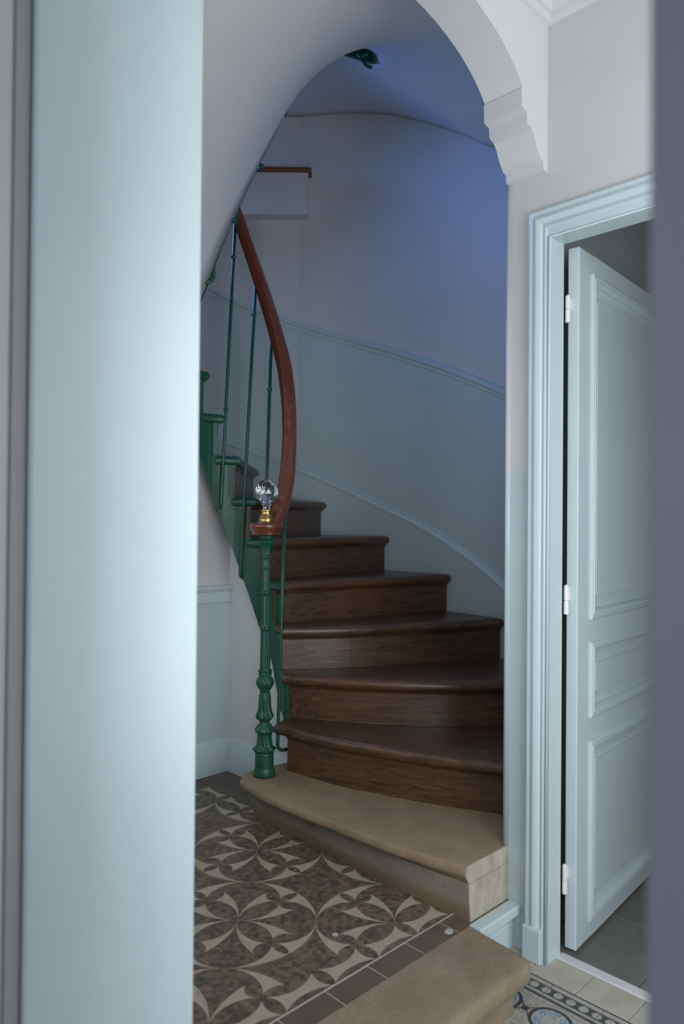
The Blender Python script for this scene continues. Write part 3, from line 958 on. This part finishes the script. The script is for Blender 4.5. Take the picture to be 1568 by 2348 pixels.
PATH = {i: [Vector((v.x, v.y)) for v in catmull([(p[0], p[1]) for p in NOSE[i]], 6)] for i in NOSE}
TH = 0.046
for i in range(2, 11):
    nose = PATH[i]; riser = shift(PATH[i], 0.034); nxt = shift(PATH[i + 1], 0.046)
    wallp = wall_between(nose[-1], nxt[-1])
    th0 = ang(*nose[0]); th1 = ang(*nxt[0])
    inner = [Vector(eye(th1 + (th0 - th1) * k / 4, .226)) for k in range(1, 4)] if i >= 4 else []
    poly = [tuple(p) for p in nose] + [tuple(p) for p in wallp] + [tuple(p) for p in reversed(nxt)] + [tuple(p) for p in inner]
    rings = rounded_slab(poly, tz(i) - TH, tz(i), 0.020, 8)
    t_ = MB().loft(rings).build('tread', m_wood if i < 5 else m_wood_p, stair, 45)
    # riser board below this tread
    rb = shift(PATH[i], 0.056)
    ins = 1 if i == 2 else 0
    ra, rbk = riser[ins:], rb[ins:]
    if i in (2, 3):
        ra[0] = ra[0]; rbk[0] = rbk[0]
    low = tz(i - 1) - (0.0 if i > 2 else 0.0); hi = tz(i) - TH + .002
    mb = MB(); ringb = [tuple(p) for p in ra] + [tuple(p) for p in reversed(rbk)]
    mb.prism([(x, y, low) for x, y in ringb], [(x, y, hi) for x, y in ringb])
    mb.build('riser', m_wood if i < 8 else m_wood_p, stair)
    # thin cove strip under the nosing
    cv = shift(PATH[i], 0.021)[ins:]; cvb = shift(PATH[i], 0.036)[ins:]
    mb = MB(); rg = [tuple(p) for p in cv] + [tuple(p) for p in reversed(cvb)]
    rg2 = [tuple(p) for p in shift(PATH[i], 0.031)[ins:]] + [tuple(p) for p in reversed(cvb)]
    mb.prism([(x, y, tz(i) - TH - .014) for x, y in rg2], [(x, y, tz(i) - TH + .002) for x, y in rg])
    mb.build('cove', m_wood if i < 8 else m_wood_p, t_)
# half landing
lp = [PATH[11][0], PATH[11][len(PATH[11]) // 2], PATH[11][-1], Vector((1.25, 4.22)), Vector((0.80, 3.88)), Vector((0.70, 3.05)), Vector((0.70, 2.55)), Vector((1.68, 2.60)), Vector(eye(150, .226)), Vector(eye(125, .226))]
MB().loft(rounded_slab([tuple(p) for p in lp], tz(11) - .05, tz(11), .02, 6)).build('half_landing', m_wood_p, stair, 45)
r11 = shift(PATH[11], .034); r11b = shift(PATH[11], .056); rg = [tuple(p) for p in r11] + [tuple(p) for p in reversed(r11b)]
MB().prism([(x, y, tz(10)) for x, y in rg], [(x, y, tz(11) - .048) for x, y in rg]).build('riser', m_wood_p, stair)
# green cut string
sv = MB()
R0, R1 = 0.236, 0.254
bounds = [(-49, 3), (-30, 4), (-11, 5), (8, 6), (27, 7), (46, 8), (65, 9), (84, 10), (103, 11), (150, 11)]
for (ta, ia), (tb_, ib) in zip(bounds, bounds[1:]):
    n = max(3, int((tb_ - ta) / 5)); ta2 = ta + 7.0; tb2 = tb_ + (7.0 if tb_ < 140 else 0)
    for k in range(n):
        a0 = ta2 + (tb2 - ta2) * k / n; a1 = ta2 + (tb2 - ta2) * (k + 1) / n
        p = [eye(a0, R0), eye(a1, R0), eye(a1, R1), eye(a0, R1)]
        top = tz(ia) - TH + .002
        sv.prism([(*p[0], zs_(a0)), (*p[1], zs_(a1)), (*p[2], zs_(a1)), (*p[3], zs_(a0))], [(*q, top) for q in p], caps=True)
sv.build('string', m_green, stair)
# short foot of the string at the bottom, flat plate beside risers three and four
sf = MB()
for (a0, a1) in ((-49, -42),):
    p = [eye(a0, R0), eye(a1, R0), eye(a1, R1), eye(a0, R1)]
    sf.prism([(*q, 0.505) for q in p], [(*q, tz(2) - TH) if a0 < -50 else (*q, tz(3) - TH) for q in p])
sf.build('string_foot', m_green, stair)
# plaster bead between string and wall

# ================================================================== upper flight (plaster soffit, green string)
INN = [(1.685, 2.986, 1.985), (1.66, 2.80, 2.01), (1.70, 2.60, 2.27), (1.745, 2.50, 2.497), (1.83, 2.425, 2.754), (1.93, 2.39, 2.988), (2.03, 2.37, 3.203), (2.13, 2.355, 3.365), (2.25, 2.345, 3.465), (2.38, 2.35, 3.531), (2.50, 2.38, 3.575), (2.59, 2.435, 3.603), (2.632, 2.505, 3.63), (2.615, 2.59, 3.68), (2.565, 2.68, 3.73), (2.49, 2.77, 3.765), (2.36, 2.86, 3.78), (2.15, 2.92, 3.785), (1.85, 2.95, 3.785)]
OUT = [(0.70, 2.986, 2.03), (0.70, 2.75, 2.10), (0.70, 2.2, 2.30), (0.70, 1.62, 2.50), (0.95, 1.376, 2.70), (1.35, 1.376, 2.90), (1.75, 1.376, 3.02), (2.08, 1.378, 3.06), (2.40, 1.384, 3.085), (2.66, 1.445, 3.11), (2.84, 1.545, 3.125), (2.98, 1.70, 3.145), (3.06, 1.87, 3.17), (3.125, 2.10, 3.240), (3.152, 2.40, 3.45), (3.135, 2.80, 3.68), (3.045, 3.09, 3.772), (KX, KY, 3.785), (2.0, 4.2, 3.785)]
NI = catmull(INN, 5); NO = catmull(OUT, 5)
uf = MB(); SEG = 14
grid = []
for a, b in zip(NI, NO):
    row = []
    for k in range(SEG + 1):
        t = k / SEG
        p = a.lerp(b, t)
        row.append(p)
    grid.append(row)
verts = [tuple(p) for row in grid for p in row]; faces = []
for i in range(len(grid) - 1):
    for k in range(SEG):
        q = i * (SEG + 1) + k
        faces.append((q, q + 1, q + SEG + 2, q + SEG + 1))
upper = empty('upper_flight', (2.0, 1.9, 2.9)); tag(upper, 'underside of the upper stair flight, smooth white plaster sweeping overhead', 'stair flight')
sof = mobj('soffit', verts, faces, m_white, upper, True)
sl = sof.modifiers.new('thick', 'SOLIDIFY'); sl.thickness = 0.05; sl.offset = 1.0
# soffit normals must point down so that the thickness goes up
me = sof.data
if me.polygons[len(me.polygons) // 2].normal.z > 0: me.flip_normals()
sl.offset = -1.0
us = MB(); ringsu = []
for i, p in enumerate(NI):
    t = (NI[min(i + 1, len(NI) - 1)] - NI[max(i - 1, 0)]); n = Vector((-t.y, t.x, 0)).normalized()
    q = p + n * 0.012
    ringsu.append([tuple(p + Vector((0, 0, -.002))), tuple(q + Vector((0, 0, .004))), tuple(q + Vector((0, 0, .34))), tuple(p - n * .01 + Vector((0, 0, .34)))])
us.loft(ringsu).build('string', m_green, upper, 30)

# ================================================================== railing


def hook_baluster(top, foot, toward, stub=0.022):
    """straight rod with a bent foot turning towards the string"""
    top = Vector(top); foot = Vector(foot); tw = Vector((toward[0], toward[1], 0)).normalized()
    pts = [top, top.lerp(foot, .5)]
    ax = (foot - top).normalized(); R = 0.028
    a = foot - ax * R
    pts.append(a)
    for k in range(1, 8):
        w = math.radians(90 * k / 7)
        pts.append(a + ax * (R * math.sin(w)) + tw * (R * (1 - math.cos(w))))
    pts.append(pts[-1] + tw * stub)
    return pts


def collar(mb, p, ax, r=0.0125):
    ax = Vector(ax).normalized(); p = Vector(p)
    mb.tube([p - ax * .010, p - ax * .007, p - ax * .003, p, p + ax * .003, p + ax * .007, p + ax * .010], [.0078, .009, .0118, r, .0118, .009, .0078], 14)


rail = empty('stair_railing', (2.1, 2.6, Z1)); tag(rail, 'curving mahogany handrail on thin green iron balusters', 'railing')
HR = [(-88, .245, 1.338), (-80, .245, 1.372), (-70, .245, 1.44), (-58, .244, 1.545), (-46, .243, 1.68), (-34, .242, 1.825), (-24, .241, 1.955), (-11, .241, 2.095), (6, .241, 2.265), (18, .241, 2.40), (31, .241, 2.55), (49, .241, 2.76), (68, .241, 2.96), (90, .241, 3.18), (108, .241, 3.36)]
hp = catmull([(*eye(t, r), z) for t, r, z in HR], 7)
hr = MB(); rings = []
sec = []
for k in range(20):
    a = 2 * math.pi * k / 20; c, s_ = math.cos(a), math.sin(a)
    e = 0.62
    sec.append((0.032 * math.copysign(abs(c) ** e, c), 0.028 * math.copysign(abs(s_) ** e, s_)))
for i, p in enumerate(hp):
    t = (hp[min(i + 1, len(hp) - 1)] - hp[max(i - 1, 0)]).normalized()
    rad = Vector((p.x - CX, p.y - CY, 0)).normalized(); rad = (rad - t * rad.dot(t)).normalized()
    b = t.cross(rad)
    rings.append([p + rad * x + b * y for x, y in sec])
hr.loft(rings).build('handrail', m_mah, rail, True)
BAL = [((2.040, 2.438, 1.53), (2.004, 2.434, 0.392), (1, -0.25), [0.742]),
       ((2.152, 2.682, 2.29), (2.136, 2.716, 0.90), (1, 0.3), [1.977]),
       ((2.120, 2.762, 2.53), (2.074, 2.806, 1.097), (1, 0.35), [2.335]),
       ((2.058, 2.848, 2.77), (1.996, 2.852, 1.424), (0.35, 1), [2.61, 1.885])]
for (tp_, ft, tw, cols) in BAL:
    mb = MB().tube(hook_baluster(tp_, ft, tw, 0.05 if ft[2] < 0.5 else 0.022), 0.0076, 12)
    # rosette where the foot meets the string
    e = Vector(ft) + Vector((tw[0], tw[1], 0)).normalized() * 0.036
    bo = mb.build('baluster', m_green, rail, True)
    tv = Vector((tw[0], tw[1], 0)).normalized()
    if ft[2] > 0.5: rs_ = MB().tube([e, e + tv * .004, e + tv * .010], [0.010, 0.0165, 0.0175], 14).build('rosette', m_green, bo, 40)
    for cz in cols:
        t = (cz - ft[2]) / (tp_[2] - ft[2]); p = Vector(ft).lerp(Vector(tp_), t)
        mb = MB(); collar(mb, p, Vector(tp_) - Vector(ft)); mb.build('collar', m_green, bo, True)

ur = empty('upper_railing', (1.9, 2.5, 2.6)); tag(ur, 'green iron baluster feet of the upper flight hanging past the plaster soffit edge', 'railing')
for k, (x, y, z) in enumerate([(1.733, 2.545, 2.345), (1.80, 2.482, 2.590), (1.882, 2.440, 2.825), (1.985, 2.405, 3.075), (2.20, 2.375, 3.40), (2.42, 2.40, 3.52), (2.575, 2.52, 3.61), (2.50, 2.70, 3.72)]):
    n = min(range(len(NI)), key=lambda i: (NI[i] - Vector((x, y, z))).length)
    tw = NI[n] - Vector((x, y, z)); tw.z = 0
    mb = MB().tube(hook_baluster((x, y, z + 1.1), (x, y, z), tw), 0.0076, 12)
    mb.build('baluster', m_green, ur, True)
up2 = [v + Vector((0, 0, 1.12)) for v in NI[2:]]
MB().tube(up2, 0.026, 12).build('handrail', m_mah, ur, True)

# ================================================================== newel post
NX, NY = 1.915, 2.410
nw = empty('newel_post', (NX, NY, Z1)); tag(nw, 'ornate green cast iron newel post with a wooden cap and crystal ball', 'newel post')
PX = 0.001809


def nz(y): return 1.3763 - (y - 1189.6) * PX   # height along the post


def prof_px(lst): return [(w / 2 * PX, nz(y)) for (y, w) in lst]


seg = [
    ('base', [(1776, 47), (1774, 50), (1768, 50), (1762, 48), (1759, 46), (1757, 43.5), (1726, 42.5), (1722, 43), (1721, 40)], None),
    ('lower_shaft', [(1722, 40), (1718, 46), (1715, 51), (1712, 48), (1709, 38), (1706, 34), (1700, 32.5), (1684, 31), (1679, 33), (1677, 37), (1674, 43), (1671, 44), (1668, 40), (1665, 36), (1660, 28), (1656, 22), (1653, 21), (1650, 25), (1646, 35), (1642, 39.5), (1637, 38), (1631, 32), (1626, 29), (1612, 26.5), (1600, 26), (1594, 25), (1591, 23.5), (1588, 23.5), (1586, 21)], 'acanthus'),
    ('bulb', [(1586.5, 21), (1584, 21.5), (1580, 26), (1574, 34), (1567, 41), (1562, 42), (1557, 39), (1553, 33), (1551, 29), (1549, 28), (1546, 31), (1543, 31), (1540, 29), (1538, 33), (1536, 33), (1534, 26)], 'petal'),
    ('fluted_shaft', [(1535, 26), (1532, 25), (1500, 24.2), (1460, 23), (1447, 22.5), (1444, 24), (1441, 27), (1438, 27.5), (1436, 24), (1434, 23), (1431, 21.5), (1400, 20.8), (1366, 20.5), (1362, 22.5), (1360, 26), (1357, 26), (1354, 22), (1351, 19.5), (1330, 18.5), (1308, 17.8), (1305, 19), (1303, 22), (1300, 22), (1298, 18.5), (1296, 17.5), (1283, 17.2), (1280, 19), (1278, 22.5), (1275, 22.5), (1273, 18.5), (1271, 18.2)], 'flute'),
    ('capital', [(1272, 18), (1265, 18.2), (1258, 19.5), (1252, 23), (1247, 30), (1244, 36.5), (1242, 37.5), (1240, 35), (1238, 29), (1236, 24.5), (1234, 26), (1231, 29), (1229, 27), (1227.5, 33), (1225, 34)], 'leaf'),
]


def mod_for(k):
    if k == 'flute': return lambda a, z, r: 1.0 - (0.13 if r * 2 / PX < 26 else 0.0) * (0.5 + 0.5 * math.cos(8 * a)) ** 1.5
    if k == 'acanthus': return lambda a, z, r: 1.0 + 0.075 * math.cos(8 * a + 40 * z) + 0.05 * math.cos(16 * a) * math.cos(z * 420)
    if k == 'petal': return lambda a, z, r: 1.0 - 0.15 * abs(math.cos(3 * a)) ** 8
    if k == 'leaf': return lambda a, z, r: 1.0 + 0.10 * math.cos(8 * a)
    return None


for name, lst, md in seg:
    pr_ = prof_px(lst); dense = []
    for (r0, z0), (r1, z1) in zip(pr_, pr_[1:]):
        n = max(1, int(abs(z1 - z0) / 0.004))
        for q in range(n): dense.append((r0 + (r1 - r0) * q / n, z0 + (z1 - z0) * q / n))
    dense.append(pr_[-1])
    MB().lathe(dense, (NX, NY, 0), 64, 0, mod_for(md)).build(name, m_green, nw, 60)
cap = MB().lathe(prof_px([(1228, 50), (1226, 66), (1222, 67), (1218, 69), (1214, 73), (1209, 76.5), (1205, 77), (1201, 74), (1198.5, 68), (1197, 60), (1196.5, 30)]), (NX, NY, 0), 48).build('wooden_cap', m_mah, nw, 40)
cap['label'] = 'round mahogany cap'
fin = MB().lathe(prof_px([(1197.5, 34), (1196, 35), (1192, 35.5), (1188, 34.5), (1186, 31), (1184.5, 30.5), (1183.5, 32), (1182, 31), (1181, 25), (1176, 22.5), (1173, 23.5), (1171.5, 27), (1170, 27), (1168.5, 22)]), (NX, NY, 0), 40).build('brass_collar', m_brass, nw, 35)
fin['label'] = 'brass finial collar'
neck = prof_px([(1170, 17), (1164, 17.5), (1161, 16), (1158.5, 22), (1156, 24), (1154, 22)])
cb = MB().lathe(neck, (NX, NY, 0), 12)
zc_, rc = nz(1127.0), 26.8 * PX
for_r = []
NS = 12
lat = [-78, -56, -34, -12, 12, 34, 56, 78]
rings = []
for li_, la in enumerate(lat):
    rings.append([(NX + rc * math.cos(math.radians(la)) * math.cos(2 * math.pi * (k + .5 * (li_ % 2)) / NS), NY + rc * math.cos(math.radians(la)) * math.sin(2 * math.pi * (k + .5 * (li_ % 2)) / NS), zc_ + rc * 1.06 * math.sin(math.radians(la))) for k in range(NS)])
n0 = len(cb.v)
for r_ in rings: cb.v += r_
for a in range(len(rings) - 1):
    for k in range(NS):
        k1 = (k + 1) % NS; A = n0 + a * NS; B = A + NS
        if a % 2 == 0: tri = [(A + k, A + k1, B + k), (A + k1, B + k1, B + k)]
        else: tri = [(A + k, B + k1, B + k), (A + k, A + k1, B + k1)]
        for t3 in tri: cb.f.append(t3); cb.m.append(0)
cb.f.append(tuple(range(n0, n0 + NS))[::-1]); cb.m.append(0)
e0 = n0 + (len(rings) - 1) * NS; cb.f.append(tuple(range(e0, e0 + NS))); cb.m.append(0)
cbo = cb.build('crystal_ball', m_glass, nw, False); cbo['label'] = 'clear faceted crystal ball'

# ================================================================== small debris
m_chip = paint('paint_flake', (0.48, 0.45, 0.40), rough=0.85)


def flake(name, x, y, z, r, label, seed):
    random.seed(seed); n = 7; ring = []
    for k in range(n):
        a = 2 * math.pi * k / n; q = r * random.uniform(.55, 1.1)
        ring.append((x + q * math.cos(a), y + q * math.sin(a)))
    h = r * .10
    mb = MB().prism([(a, b, z) for a, b in ring], [(x + (a - x) * .7, y + (b - y) * .7, z + h * random.uniform(.6, 1.3)) for a, b in ring])
    return tag(mb.build(name, m_chip), label, 'debris')


flake('plaster_flake', 1.795, 1.362, LZ + .0002, .021, 'pale plaster flake on the brown border tile by the stone step', 3)
flake('plaster_crumb', 1.535, 1.585, LZ + .0002, .011, 'white plaster crumb on the patterned landing tiles', 5)
